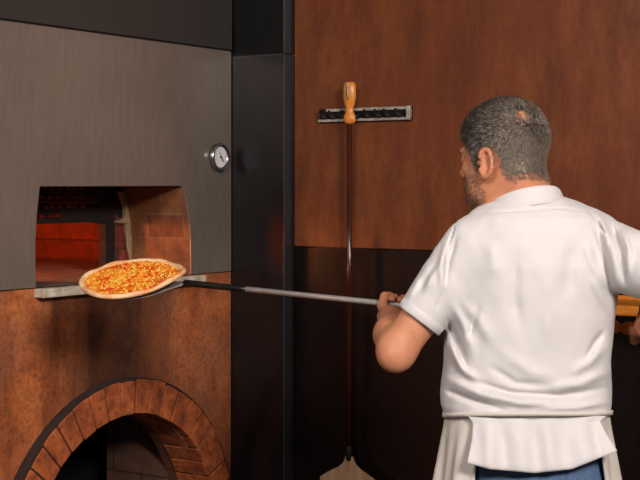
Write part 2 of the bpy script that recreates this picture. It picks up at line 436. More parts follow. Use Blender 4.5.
for k in range(nrow):
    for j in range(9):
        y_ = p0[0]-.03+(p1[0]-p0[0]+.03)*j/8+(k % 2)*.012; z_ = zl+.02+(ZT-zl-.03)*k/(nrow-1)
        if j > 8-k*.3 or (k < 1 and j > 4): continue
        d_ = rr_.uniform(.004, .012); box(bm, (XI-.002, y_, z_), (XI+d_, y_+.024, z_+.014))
O(obj('ember_glow_bricks', bm, M['ember_glow'], oven, bevel=.004))  # raised bricks coloured red to stand in for ember glow on the lintel
# dome, built as an open half ellipsoid shell seen through the inner mouth
bm = bmesh.new(); yd = (YL+YR)/2 + .05; xd = XI-.03-.62; nu, nv = 40, 12; rings = []
for j in range(nv+1):
    t = math.pi/2*j/nv*.97
    rings.append([bm.verts.new((xd+math.cos(2*math.pi*k/nu)*.66*math.cos(t)**.5, yd+math.sin(2*math.pi*k/nu)*.72*math.cos(t)**.5, zsill+.42*math.sin(t))) for k in range(nu)])
for a, b in zip(rings, rings[1:]):
    for k in range(nu):
        cxm = (a[k].co.x+a[(k+1) % nu].co.x)/2
        if cxm > XI-.035: continue
        bm.faces.new((a[k], a[(k+1) % nu], b[(k+1) % nu], b[k]))
bm.faces.new(rings[-1])
do = O(obj('dome', bm, M['jamb_y'], oven))
sm = do.modifiers.new('thick', 'SOLIDIFY'); sm.thickness = .06; sm.offset = 1
# dial thermometer on the face plate
gc = W(217.3, 157.3)+Vector((.001, 0, 0)); gauge = empty('thermometer', gc)
tag(gauge, 'round chrome dial thermometer with white face mounted beside the oven mouth', 'thermometer')
gr = abs(W(217, 143).z - W(217, 171.5).z)/2
bm = bmesh.new(); lathe(bm, (0, 0, 0), (1, 0, 0), [(0, gr*.9), (.002, gr), (.014, gr), (.017, gr*.96), (.017, gr*.8), (.012, gr*.77), (.010, gr*.5)], 40); obj('bezel', bm, M['chrome'], gauge, True)
bm = bmesh.new(); lathe(bm, (.0102, 0, 0), (1, 0, 0), [(0, gr*.76), (.0015, gr*.76)], 36); obj('dial_rim', bm, M['blackpaint'], gauge)
bm = bmesh.new(); lathe(bm, (.0118, 0, 0), (1, 0, 0), [(0, gr*.72), (.0015, gr*.72)], 36); obj('dial', bm, M['dial'], gauge)
bm = bmesh.new()
for k in range(13):
    a = math.radians(-40 + 260*k/12); c, s_ = math.cos(a), math.sin(a)
    tube(bm, [(.0136, c*gr*.52, s_*gr*.52), (.0136, c*gr*.61, s_*gr*.61)], .0006, 5)
obj('scale_marks', bm, M['blackpaint'], gauge)
bm = bmesh.new(); tube(bm, [(.0146, .25*gr, -.3*gr), (.0146, -.2*gr, .42*gr)], [.0022, .0006], 6); lathe(bm, (.0136, 0, 0), (1, 0, 0), [(0, .004), (.002, .004)], 12); obj('needle', bm, M['blackpaint'], gauge)

# ------------------------------------------------------------------ tool rack and hanging peel
rk = empty('tool_rack', B(366, 116, YB))
tag(rk, 'horizontal grey metal tool rail with black iron hooks screwed to the rusty wall', 'rack')
xa, xb = B(320.5, 115, YB).x, B(413, 112, YB).x; zt, zb2 = B(366, 107.5, YB).z, B(366, 121.5, YB).z
R_ = lambda o: rel(o, rk)
R_(boxo('back_plate', (xa, YB-.006, zb2), (xb, YB, zt), M['hook'], rk, .001))
R_(boxo('rail', (xa+.03, YB-.016, zt-.011), (xb, YB-.006, zt-.001), M['rack'], rk, .002))
R_(boxo('rail', (xa, YB-.016, zb2+.001), (xb, YB-.006, zb2+.010), M['rack'], rk, .002))
bm = bmesh.new(); box(bm, (xb-.014, YB-.02, zb2), (xb, YB-.006, zt)); R_(obj('end_cap', bm, M['rack'], rk, bevel=.002))
zm = (zt+zb2)/2
for k in range(8):
    x = xa+.018+(xb-xa-.06)*k/7 + random.uniform(-.006, .006)
    bm = bmesh.new()
    pts = [(x-.014, YB-.008, zm+.014), (x-.008, YB-.02, zm+.012), (x, YB-.026, zm+.004), (x+.008, YB-.03, zm-.005), (x+.014, YB-.026, zm-.009), (x+.019, YB-.018, zm-.004)]
    tube(bm, pts, [.0035, .0045, .005, .0045, .004, .003], 8); R_(obj('hook', bm, M['hook'], rk, True))

yp = YB-.055
hp = empty('hanging_pizza_peel', B(349, 300, yp))
tag(hp, 'wooden pizza peel hanging upright on the wall rail, dark red pole and pale blade', 'pizza peel')
H_ = lambda o: rel(o, hp)
c0 = B(349.5, 123, yp); k_ = lambda py: B(349.5, py, yp).z - c0.z
px2m = (B(350, 100, yp)-B(349, 100, yp)).length
bm = bmesh.new(); lathe(bm, c0, (0, 0, 1), [(k_(124), .011), (k_(122), .0165), (k_(119), .0185), (k_(116), .0175), (k_(112), .012), (k_(108), .0115), (k_(103), .016), (k_(97), .0195), (k_(90), .0195), (k_(85), .018), (k_(82.5), .014), (k_(82), .008)], 24, 1.15, .7, (1, 0, 0)); H_(obj('turned_grip', bm, M['turned'], hp, True))
zz = B(349.5, 92, yp).z
bm = bmesh.new()
lathe(bm, (c0.x+.001, yp-.0155, zz), (0, 1, 0), [(0, .02), (.004, .02)], 16, .22, 1, (1, 0, 0)); H_(obj('slot', bm, M['blackpaint'], hp))
bm = bmesh.new(); tube(bm, [(c0.x+.004, yp-.018, zz-.022), (c0.x+.006, yp-.02, zz), (c0.x+.004, yp-.018, zz+.024), (c0.x, yp, zz+.03), (c0.x-.004, yp+.02, zz+.022), (c0.x-.003, YB-.001, zz+.01)], .003, 8); H_(obj('hanging_cord', bm, M['rope'], hp, True))
zbot = B(349, 452, yp).z
bm = bmesh.new(); tube(bm, [(c0.x, yp, c0.z+k_(123)), (c0.x, yp, zbot)], .0088, 14); H_(obj('pole', bm, M['polewood'], hp, True))
zn = B(349, 457, yp).z
bm = bmesh.new(); lathe(bm, (c0.x, yp, zn-.01), (0, 0, 1), [(0, .010), (.012, .012), (.016, .0105), (.022, .0125), (.030, .0105), (.04, .011), (.045, .0085)], 18); H_(obj('ferrule', bm, M['hook'], hp, True))
# blade outline
wv = [(456, 3.6), (460, 4.4), (464, 6.5), (468, 11), (472, 18), (476, 24), (480, 29)]
prof = [(B(349, y, yp).z, w*px2m) for y, w in wv]
z480, w480 = prof[-1]
for k in range(1, 13):
    t = k/12; prof.append((z480-.30*math.sin(t*math.pi/2), w480 + (.125-w480)*math.sin(min(1, t*2)*math.pi/2) if t < .5 else .125*math.cos((t-.5)*math.pi*.98)**.6))
prof = [(z, w) for z, w in prof]
bm = bmesh.new(); L_, R2 = [], []
for z, w in prof: L_.append((c0.x-w, z)); R2.append((c0.x+w, z))
loop = L_ + R2[::-1]
va = [bm.verts.new((x, yp-.006, z)) for x, z in loop]; vb = [bm.verts.new((x, yp+.006, z)) for x, z in loop]
n = len(prof)
for vv in (va, vb):
    for i in range(n-1): bm.faces.new((vv[i], vv[i+1], vv[2*n-2-i], vv[2*n-1-i]))
for i in range(2*n): bm.faces.new((va[i], va[(i+1) % (2*n)], vb[(i+1) % (2*n)], vb[i]))
H_(obj('blade', bm, M['blade'], hp, bevel=.003))

# ------------------------------------------------------------------ wooden shelf on the right
ztop = B(640, 300, YB).z; x_s = B(600, 310, YB).x
sh = empty('wall_shelf', (x_s+.5, YB, ztop))
tag(sh, 'orange wooden shelf board fixed to the dark wall right of the man', 'shelf')
S_ = lambda o: rel(o, sh)
S_(boxo('board', (x_s, YB-.2, ztop-.028), (x_s+1.1, YB, ztop), M['oak'], sh, .004))
S_(boxo('back_rail', (x_s, YB-.02, ztop), (x_s+1.1, YB, ztop+.012), M['oak'], sh, .003))
for x in (x_s+.2, x_s+.9):
    bm = bmesh.new(); box(bm, (x, YB-.17, ztop-.04), (x+.03, YB, ztop-.028)); box(bm, (x, YB-.014, ztop-.2), (x+.03, YB, ztop-.04)); S_(obj('bracket', bm, M['hook'], sh))

# ------------------------------------------------------------------ SDF toolkit for the man
D0 = 2.93
R0 = (530-CX)/F*D0
def Lp(px, py, dy=0):
    D = D0+dy; return np.array([(px-CX)/F*D - R0, dy, CAMZ-(py-HOR)/F*D])
S0 = D0/F
f32 = np.float32
def smin(a, b, k):
    if k <= 0: return np.minimum(a, b)
    h = np.clip(.5+.5*(b-a)/k, 0, 1); return b+(a-b)*h-k*h*(1-h)
def smax(a, b, k): return -smin(-a, -b, k)
def cone(a, b, ra, rb):
    a = np.asarray(a, f32); b = np.asarray(b, f32); ab = b-a; L2 = float(ab@ab); m = max(ra, rb)
    def f(p):
        t = np.clip(((p-a)@ab)/L2, 0, 1); return np.linalg.norm(p-a-t[:, None]*ab, axis=1)-(ra+(rb-ra)*t)
    return f, np.minimum(a, b)-m, np.maximum(a, b)+m
def chain(pts, rr):
    return [cone(pts[i], pts[i+1], rr[i], rr[i+1]) for i in range(len(pts)-1)]
def ell(c, r, R=None):
    c = np.asarray(c, f32); r = np.asarray(r, f32); R = np.eye(3, dtype=f32) if R is None else np.asarray(R, f32)
    def f(p):
        q = (p-c)@R; k0 = np.linalg.norm(q/r, axis=1); k1 = np.linalg.norm(q/(r*r), axis=1)+1e-9
        return k0*(k0-1)/k1
    m = float(r.max()); return f, c-m, c+m
def loft(zs_, cx_, cy_, a_, b_, ex=2.3):
    o = np.argsort(zs_); Z = np.array(zs_)[o]; A = [np.array(v)[o] for v in (cx_, cy_, a_, b_)]
    def f(p):
        z = p[:, 2]; cx, cy, a, b = [np.interp(z, Z, v) for v in A]
        x = np.abs(p[:, 0]-cx)/a; y = np.abs(p[:, 1]-cy)/b
        k = (x**ex+y**ex)**(1/ex)
        g = np.sqrt((x/a)**2+(y/b)**2)/np.maximum(np.sqrt(x*x+y*y), 1e-6)
        d = (k-1)/np.maximum(g, 1e-3)
        dz = np.maximum(Z[0]-z, z-Z[-1]); return np.maximum(d, dz).astype(f32)
    m0 = np.array([(A[0]-A[2]).min(), (A[1]-A[3]).min(), Z[0]]); m1 = np.array([(A[0]+A[2]).max(), (A[1]+A[3]).max(), Z[-1]])
    return f, m0, m1
class Field:
    def __init__(s): s.ops = []
    def add(s, prim, k=.015): s.ops.append(('u', prim, k)); return s
    def adds(s, prims, k=.015):
        for q in prims: s.add(q, k)
        return s
    def sub(s, prim, k=.005): s.ops.append(('s', prim, k)); return s
    def fn(s, fn): s.ops.append(('f', fn, 0)); return s
    def __call__(s, p):
        p = p.astype(f32); d = np.full(len(p), .3, f32)
        for kind, pr, k in s.ops:
            if kind == 'f': d = pr(p, d); continue
            f, lo, hi = pr; m = np.all((p > lo-.06-k) & (p < hi+.06+k), axis=1)
            if not m.any(): continue
            v = f(p[m]).astype(f32)
            d[m] = smin(d[m], v, k) if kind == 'u' else smax(d[m], -v, k)
        return d
    def bounds(s):
        u = [o[1] for o in s.ops if o[0] == 'u']
        return np.min([q[1] for q in u], axis=0), np.max([q[2] for q in u], axis=0)
def surface(field, h, pad=.03, lo=None, hi=None):
    l0, h0 = field.bounds(); lo = l0-pad if lo is None else lo; hi = h0+pad if hi is None else hi
    Bk = 8; nb_ = np.ceil((hi-lo)/(h*Bk)).astype(int); n = nb_*Bk
    g = [lo[i]+(np.arange(nb_[i])+.5)*Bk*h-.5*h for i in range(3)]
    C = np.stack(np.meshgrid(*g, indexing='ij'), -1).reshape(-1, 3); dc = field(C).reshape(nb_)
    act = np.abs(dc) < Bk*h*.87*1.35+.004
    sd = np.repeat(np.repeat(np.repeat(np.where(dc < 0, -.1, .1).astype(f32), Bk, 0), Bk, 1), Bk, 2)
    idx = np.argwhere(act); off = np.stack(np.meshgrid(*[np.arange(Bk)]*3, indexing='ij'), -1).reshape(-1, 3)
    for s0 in range(0, len(idx), 1500):
        ii = (idx[s0:s0+1500, None, :]*Bk+off[None]).reshape(-1, 3)
        sd[ii[:, 0], ii[:, 1], ii[:, 2]] = field(lo+ii*h)
    s_ = sd < 0
    c8 = [(i, j, k) for i in (0, 1) for j in (0, 1) for k in (0, 1)]
    sl = lambda A, o: A[o[0]:A.shape[0]-1+o[0], o[1]:A.shape[1]-1+o[1], o[2]:A.shape[2]-1+o[2]]
    cnt = sum(sl(s_, o).astype(np.uint8) for o in c8)
    ac = (cnt > 0) & (cnt < 8); cell = np.argwhere(ac)
    ids = np.full(ac.shape, -1, np.int32); ids[ac] = np.arange(len(cell))
    val = {o: sd[cell[:, 0]+o[0], cell[:, 1]+o[1], cell[:, 2]+o[2]] for o in c8}
    acc = np.zeros((len(cell), 3)); num = np.zeros(len(cell))
    for a in c8:
        for ax_ in range(3):
            if a[ax_]: continue
            b = list(a); b[ax_] = 1; b = tuple(b); va_, vb_ = val[a], val[b]; m = (va_ < 0) != (vb_ < 0)
            t = va_[m]/(va_[m]-vb_[m]); q = np.tile(np.array(a, float), (m.sum(), 1)); q[:, ax_] += t
            acc[m] += q; num[m] += 1
    V = lo+(cell+acc/num[:, None])*h
    Q = []
    for ax_ in range(3):
        A = s_; s1 = [slice(None)]*3; s2 = [slice(None)]*3; s1[ax_] = slice(0, -1); s2[ax_] = slice(1, None)
        e = np.argwhere(A[tuple(s1)] != A[tuple(s2)])
        u, v = (ax_+1) % 3, (ax_+2) % 3
        e = e[(e[:, u] > 0) & (e[:, v] > 0) & (e[:, u] < A.shape[u]-1) & (e[:, v] < A.shape[v]-1)]
        fl = A[e[:, 0], e[:, 1], e[:, 2]]
        qs = []
        for du, dv in ((1, 1), (0, 1), (0, 0), (1, 0)):
            c = e.copy(); c[:, u] -= du; c[:, v] -= dv; qs.append(ids[c[:, 0], c[:, 1], c[:, 2]])
        q = np.stack(qs, 1); q[~fl] = q[~fl][:, ::-1]; Q.append(q)
    Q = np.concatenate(Q); Q = Q[(Q >= 0).all(1)]
    return V, Q
def grad(field, p, e=.002):
    g = np.stack([field(p+np.eye(3)[i]*e)-field(p-np.eye(3)[i]*e) for i in range(3)], 1)
    return g/(np.linalg.norm(g, axis=1, keepdims=True)+1e-9)
def nrm(v): v = np.asarray(v, float); return v/np.linalg.norm(v)
def wav(p, seed, fr, n=6):
    r = np.random.default_rng(seed); out = 0
    for _ in range(n):
        w = r.normal(size=3)*fr; out = out+np.sin(p@w.astype(f32)+r.uniform(0, 6.28))
    return out/n

# ------------------------------------------------------------------ peel in the man's hands (shares the grip points)
GL = Lp(405, 305.5, 3.20-D0); GR = Lp(658, 331.5, 2.97-D0)
A_ = nrm(GL-GR)
man = empty('person', CAM+FW*D0+RT*R0-UP*CAMZ, (0, 0, TH))
tag(man, 'man seen from behind in white polo shirt, cream apron and jeans, working a pizza peel', 'person')
# --- skeleton
SHL, ELL = Lp(473, 248, -.02), Lp(397, 349, -.03)
SHR, ELR = Lp(598, 247, -.01), Lp(692, 290, -.20)
Z3 = np.array([0, 0, 1.]); Y3 = np.array([0, 1., 0])
def gframe(n0):
    e1 = nrm(n0-A_*(n0@A_)); return e1
def hand(G, e1, e2, rp):
    pr = []; pt = lambda o, u, v: G+A_*o+e1*u+e2*v
    po = lambda o, ph, r: pt(o, math.cos(math.radians(ph))*r, math.sin(math.radians(ph))*r)
    fs = [.96, 1.03, .97, .82]
    for i in range(4):
        o = (1.5-i)*.0195; s = fs[i]
        p = [po(o, 20, .036+rp), po(o*1.02, 88, .0215*s+rp), po(o, 165, .0105+rp), po(o*.97, 232, .0085+rp)]
        pr += [(q, .003) for q in chain(p, [.0098*s**.5, .0090*s**.5, .0081*s**.5, .0072*s**.5])]
        pr.append((cone(po(o, 20, .036+rp), pt(o*.62, .042, -.068), .0125, .019), .012))
    pr.append((cone(pt(.02, .034, -.012), pt(.012, .036, -.055), .013, .016), .012))
    th = [pt(.022, .030, -.058), pt(.042, .012, -.036), pt(.047, -.006-rp, -.016), pt(.043, -.014-rp, .006)]
    pr += [(q, .008 if j == 0 else .003) for j, q in enumerate(chain(th, [.0145, .0120, .0105, .0085]))]
    return pr, pt(.0, .043, -.082)
e1L = gframe(np.array([.1, -.35, -1.])); e2L = nrm(np.cross(e1L, A_)); e2L = e2L if e2L[1] > 0 else -e2L
e1R = gframe(np.array([.35, -.55, 1.])); e2R = nrm(np.cross(e1R, A_)); e2R = e2R if e2R[1] > 0 else -e2R
hl, WL = hand(GL, e1L, e2L, .0075); hr, WR = hand(GR, e1R, e2R, .0125)
# --- head frame
yaw = math.radians(43)
hf = np.array([-math.sin(yaw), math.cos(yaw), 0]); hrv = np.array([math.cos(yaw), math.sin(yaw), 0])
pit = math.radians(6)
hf2 = hf*math.cos(pit)-Z3*math.sin(pit); hu = Z3*math.cos(pit)+hf*math.sin(pit)
roll = math.radians(3); hr2 = hrv*math.cos(roll)-hu*math.sin(roll); hu2 = hu*math.cos(roll)+hrv*math.sin(roll)
HR = np.stack([hr2, hf2, hu2], 1)          # columns: head axes
HC = Lp(503.5, 156, .03)
def hd(x, y, z): return HC+HR@np.array([x, y, z])
def hell(c, r, R=None): return ell(hd(*c), r, HR if R is None else HR@R)
def rotz(a): c, s = math.cos(a), math.sin(a); return np.array([[c, -s, 0], [s, c, 0], [0, 0, 1]])
body = Field()
body.add(hell((0, -.008, .030), (.0755, .094, .083)), .0)
body.add(hell((0, .024, -.032), (.060, .062, .082)), .03)
body.add(hell((0, .052, -.078), (.040, .042, .034)), .025)
for s in (-1, 1):
    body.add(hell((s*.046, .018, -.062), (.018, .038, .036)), .025)       # jaw
    body.add(hell((s*.040, .062, -.022), (.016, .016, .016)), .015)       # cheek bone
    body.add(hell((s*.024, .080, .018), (.024, .010, .009)), .010)        # brow
    body.sub(hell((s*.031, .101, .000), (.014, .013, .010)), .008)
for s in (-1, 1):                                                          # eyelids
    body.add(hell((s*.029, .0770, .0), (.0150, .0124, .0124)), .004)
    body.sub(hell((s*.029, .0935, -.0005), (.0105, .0100, .0042)), .002)
body.add(cone(hd(0, .088, .010), hd(0, .110, -.026), .0085, .0125), .010)
for s in (-1, 1): body.add(hell((s*.011, .100, -.030), (.008, .010, .008)), .006)
body.add(hell((0, .091, -.053), (.022, .009, .0055)), .005); body.add(hell((0, .089, -.064), (.019, .009, .0065)), .005)
body.add(hell((0, .083, -.094), (.018, .014, .014)), .012)
for s in (-1, 1):                                                          # ears
    Re = rotz(s*math.radians(-24))
    ec = np.array([s*.078, -.018, -.022])
    pts = []
    for k in range(13):
        a = math.radians(-150+300*k/12)
        q = np.array([0, -.019*math.cos(a)*-1, 0])
        y_, z_ = -.0150*math.cos(a), .0275*math.sin(a)
        pts.append(hd(*(ec+Re@np.array([s*(.004+.008*max(0, -y_/.0150)), y_, z_]))))
    body.adds(chain(pts, [.0048]*13), .003)
    body.add(ell(hd(*(ec+Re@np.array([-s*.002, .001, 0]))), (.0065, .0145, .0255), HR@Re), .005)
    body.sub(ell(hd(*(ec+Re@np.array([s*.008, .001, .002]))), (.0065, .008, .016), HR@Re), .004)
    body.add(ell(hd(*(ec+Re@np.array([s*.002, .005, -.026]))), (.006, .009, .010), HR@Re), .005)
    body.add(hell((s*.077, .002, -.020), (.006, .005, .007)), .004)
NB = Lp(524, 205, .02)
body.add(cone(hd(0, -.035, -.045), NB, .056, .066), .025)
body.add(cone(hd(0, .005, -.075), NB+np.array([-.02, .03, 0]), .045, .056), .02)
# --- torso, arms, legs under the clothes
rows = [  # py, left px, right px, half depth, centre dy
 (193, 504, 550, .050, .02), (197, 494, 566, .066, .02), (202, 486, 580, .080, .015), (209, 475, 595, .094, .01), (217, 466, 604, .106, .005), (230, 459, 612, .117, 0), (245, 454, 616, .124, 0),
 (265, 449, 619, .128, 0), (290, 447, 617, .128, 0), (320, 446, 613, .124, 0), (350, 444.5, 610.5, .120, 0), (375, 443, 610, .120, 0), (392, 441, 610.5, .122, 0), (404, 441, 610.5, .123, 0), (411, 443, 609.5, .120, 0), (416, 446, 607.5, .117, 0), (420, 448, 607, .114, 0)]
def torso(shrink=0, r=rows):
    zz_, cx_, cy_, a_, b_ = [], [], [], [], []
    for py, l, rr, b, cy in r:
        L1, R1 = Lp(l, py), Lp(rr, py); zz_.append(L1[2]); cx_.append((L1[0]+R1[0])/2); cy_.append(cy); a_.append((R1[0]-L1[0])/2-shrink); b_.append(b-shrink)
    return loft(zz_, cx_, cy_, a_, b_)
hip_rows = [(416, 452, 604, .112, 0), (440, 455, 602, .120, 0), (470, 460, 600, .126, 0), (500, 460, 600, .124, 0), (540, 462, 600, .11, 0)]
body.add(torso(.014), .03); body.add(torso(.012, hip_rows), .02)
arms = Field()
armL = chain([SHL, SHL*.45+ELL*.55, ELL], [.050, .043, .0385]); foreL = chain([ELL, ELL*.62+WL*.38+np.array([0, 0, .004]), WL], [.042, .043, .0275])
armR = chain([SHR, SHR*.45+ELR*.55, ELR], [.054, .048, .041]); foreR = chain([ELR, ELR*.62+WR*.38, WR], [.042, .043, .0275])
body.adds(armL, .02).adds(foreL, .016).adds(armR, .02).adds(foreR, .016)
body.add(ell(ELL+np.array([-.006, -.012, -.016]), (.030, .030, .030)), .02)
for q, k in hl+hr: body.add(q, k)
HPL, HPR = np.array([-.085, 0, .90]), np.array([.085, 0, .90])
KNL, KNR = np.array([-.125, .035, .49]), np.array([.15, .02, .49])
ANL, ANR = np.array([-.15, -.02, .085]), np.array([.18, -.03, .085])
for hp_, kn, an in ((HPL, KNL, ANL), (HPR, KNR, ANR)):
    body.adds(chain([hp_, kn, an], [.078, .052, .036]), .03)
    body.add(cone(an+np.array([0, -.01, -.045]), an+np.array([-.03, .14, -.055]), .028, .022), .02)
V, Q = surface(body, .003)
np_obj('body', V, Q, M['skin'], man)
# --- hair: a close cap and thousands of short strands
def screen(p):
    D = p[:, 1]+D0; return (p[:, 0]+R0)/D*F+CX, HOR+(CAMZ-p[:, 2])/D*F
def headco(p): return (p-HC)@HR
def hairmask(q):
    x, y, z = q[:, 0], q[:, 1], q[:, 2]
    hl_ = np.interp(y, [-.12, -.085, -.06, -.044, -.036, -.006, .000, .020, .034, .056, .075, .11], [-.052, -.054, -.058, -.045, .010, .014, -.034, -.028, .014, .048, .062, .068])
    ear = (((y+.018)/.023)**2+((z+.022)/.035)**2 < 1) & (np.abs(x) > .055)
    return (z-hl_), ear
nrmB = grad(body, V)
q = headco(V); hm, ear = hairmask(q)
near = (np.abs(q) < .14).all(1)
sel = near & (hm > -.010*rng.random(len(V))) & ~ear
sxv, syv = screen(V); mm = (np.hypot(sxv-523, syv-112) < 4); BC = q[mm][np.argmin(V[mm][:, 1])]
def baldf(qq): return np.exp(-(((qq-BC)/np.array([.0175, .0175, .0175]))**2).sum(1))
capf = Field(); capf.add(hell((0, -.008, .030), (.0755, .094, .083)), 0).add(hell((0, .024, -.032), (.060, .062, .082)), .03)
capf.add(cone(hd(0, -.035, -.045), NB, .056, .066), .025)
def hairgrow(q):
    return .0008+.006*np.clip((q[:, 2]-.02)/.07, 0, 1)+.008*np.clip((q[:, 1]-.02)/.06, 0, 1)*np.clip((q[:, 2]-.04)/.03, 0, 1)
def hairfn(p, d):
    q = headco(p); hm, ear = hairmask(q)
    grow = hairgrow(q)+(.0008*wav(p, 3, 260)+.0022*wav(p, 4, 110))*np.clip((q[:, 2]+.0)/.04, .0, 1)
    grow = np.maximum(grow, .0006)
    edge = .003+.003*wav(p, 8, 160)-hm*.6
    grow = grow-.016*np.minimum(1, baldf(q)*1.3)
    return np.maximum(np.maximum(d-grow, edge.astype(f32)), -(d+.006)).astype(f32)
capf.fn(hairfn)
Vh, Qh = surface(capf, .003, .02, hd(0, 0, 0)-.16, hd(0, 0, 0)+.16)
qh = headco(Vh); fq = qh[Qh].mean(1)
g = np.clip(.62-fq[:, 2]*9+np.where(fq[:, 1] < -.03, .25, 0)-np.where(fq[:, 1] > .03, .35, 0), 0, 1)
gn = g-.12+.3*wav(fq@HR.T, 31, 45); mi = np.where(gn > .62, 1, 0)
hair = np_obj('hair', Vh, Qh, None, man, mats=[M['hair_dark'], M['hair_mid'], M['hair_grey']], mi=mi)
def strands(idx, n, lenf, lay, rad, grey, name, parent, rise=0):
    pick = rng.choice(idx, n); N0 = nrmB[pick]; qq = headco(V[pick]); P0 = V[pick]+rng.normal(size=(n, 3))*.0012+N0*(hairgrow(qq)*rise*(1-baldf(qq)))[:, None]
    comb = np.stack([np.zeros(n), np.ones(n)*.6, np.where(qq[:, 2] > .05, .15, -.9)], 1)+rng.normal(size=(n, 3))*.45
    comb = comb@HR.T; comb -= N0*(comb*N0).sum(1, keepdims=True); comb /= np.linalg.norm(comb, axis=1, keepdims=True)
    Ln = lenf(qq)*rng.uniform(.6, 1.25, n); la = lay(qq)
    p1 = P0+N0*(Ln*(1-la)*.7)[:, None]+comb*(Ln*la*.4)[:, None]
    p2 = P0+N0*(Ln*(1-la)*.95)[:, None]+comb*(Ln*la)[:, None]
    base = P0-N0*.001
    ax1 = np.cross(N0, comb); VV, FF = [], []
    rr = [rad, rad*.85, rad*.15]
    vs = np.zeros((n, 9, 3))
    for j, (pp, r) in enumerate(zip((base, p1, p2), rr)):
        for k in range(3):
            a = 2*math.pi*k/3; vs[:, j*3+k] = pp+ax1*(math.cos(a)*r)+N0*(math.sin(a)*r)
    fs_ = np.array([(j*3+k, j*3+(k+1) % 3, (j+1)*3+(k+1) % 3, (j+1)*3+k) for j in (0, 1) for k in range(3)])
    F_ = (np.arange(n)[:, None, None]*9+fs_[None]).reshape(-1, 4)
    gp = grey(qq); r1 = rng.random(n); m_ = np.where(r1 < gp*.45, 2, np.where(r1 < gp, 1, 0))
    return np_obj(name, vs.reshape(-1, 3), F_, None, parent, mats=[M['hair_dark'], M['hair_mid'], M['hair_grey']], mi=np.repeat(m_, 6))
baldv = np.minimum(1, baldf(q)*1.0)
idx = np.where(sel & (rng.random(len(V)) > baldv*.72))[0]
strands(idx, 32000, lambda q: (1-.75*baldf(q/1.0))*np.interp(q[:, 2], [-.06, -.01, .04, .1], [.006, .009, .015, .020]), lambda q: np.interp(q[:, 2], [-.05, .03, .1], [.45, .62, .62]), .00045,
        lambda q: np.clip(.55-(q[:, 2]-.0)*6+np.clip((-q[:, 1]-.0)*7, -.4, .45)+.25*wav(q, 41, 60), .10, .97), 'hair_strands', hair, .8)
bm_ = near & ~ear & (q[:, 1] > .004) & (q[:, 2] < np.interp(q[:, 1], [0, .02, .06, .1], [.0, -.035, -.045, -.04])) & (q[:, 2] > -.125) & (hm < .02) & (np.abs(q[:, 0]) < .08)
idx = np.where(bm_)[0]
strands(idx, 3500, lambda q: np.full(len(q), .0045), lambda q: np.full(len(q), .6), .00038, lambda q: np.full(len(q), .5), 'beard_stubble', man)
for s in (-1, 1):
    bm = bmesh.new(); bmesh.ops.create_uvsphere(bm, u_segments=20, v_segments=12, radius=.0108)
    bmesh.ops.translate(bm, vec=Vector(hd(s*.029, .0770, .000)), verts=bm.verts[:]); eo = obj('eye', bm, M['eye'], man, True)
    bm = bmesh.new(); lathe(bm, hd(s*.029, .0870, -.001), hf2, [(0, .0052), (.0012, .0046), (.0016, .002)], 16); obj('iris', bm, M['iris'], eo, True)
    bm = bmesh.new(); tube(bm, [hd(s*.014, .0955, .016), hd(s*.03, .094, .021), hd(s*.048, .080, .015)], [.003, .0035, .0015], 8); obj('eyebrow', bm, M['hair_dark'], man, True)

# --- polo shirt
shirt = Field()
shirt.add(torso(0), 0)
cutL = SHL+(ELL-SHL)*.72; cutR = SHR+(ELR-SHR)*.80
slL = chain([SHL, SHL*.5+cutL*.5, cutL], [.066, .058, .0515]); slR = chain([SHR, SHR*.5+cutR*.5, cutR], [.066, .064, .0600])
uL, uR = nrm(ELL-SHL), nrm(ELR-SHR)
def sleeve(ch, c, u, bore):
    lo = np.min([q[1] for q in ch], axis=0); hi = np.max([q[2] for q in ch], axis=0); hole_ = cone(c-u*.016, c+u*.08, bore, bore+.002)[0]
    def f(p):
        d = ch[0][0](p)
        for q in ch[1:]: d = smin(d, q[0](p), .01)
        d = smax(d, ((p-c)@u).astype(f32), .003)
        return smax(d, -hole_(p), .003)
    return f, lo, hi
shirt.add(sleeve(slL, cutL, uL, .0450), .022); shirt.add(sleeve(slR, cutR, uR, .0525), .022)
shirt.add(cone(Lp(522, 222, .01), Lp(480, 246, -.01), .048, .055), .02); shirt.add(cone(Lp(530, 220, .01), Lp(592, 242, 0), .05, .058), .02)
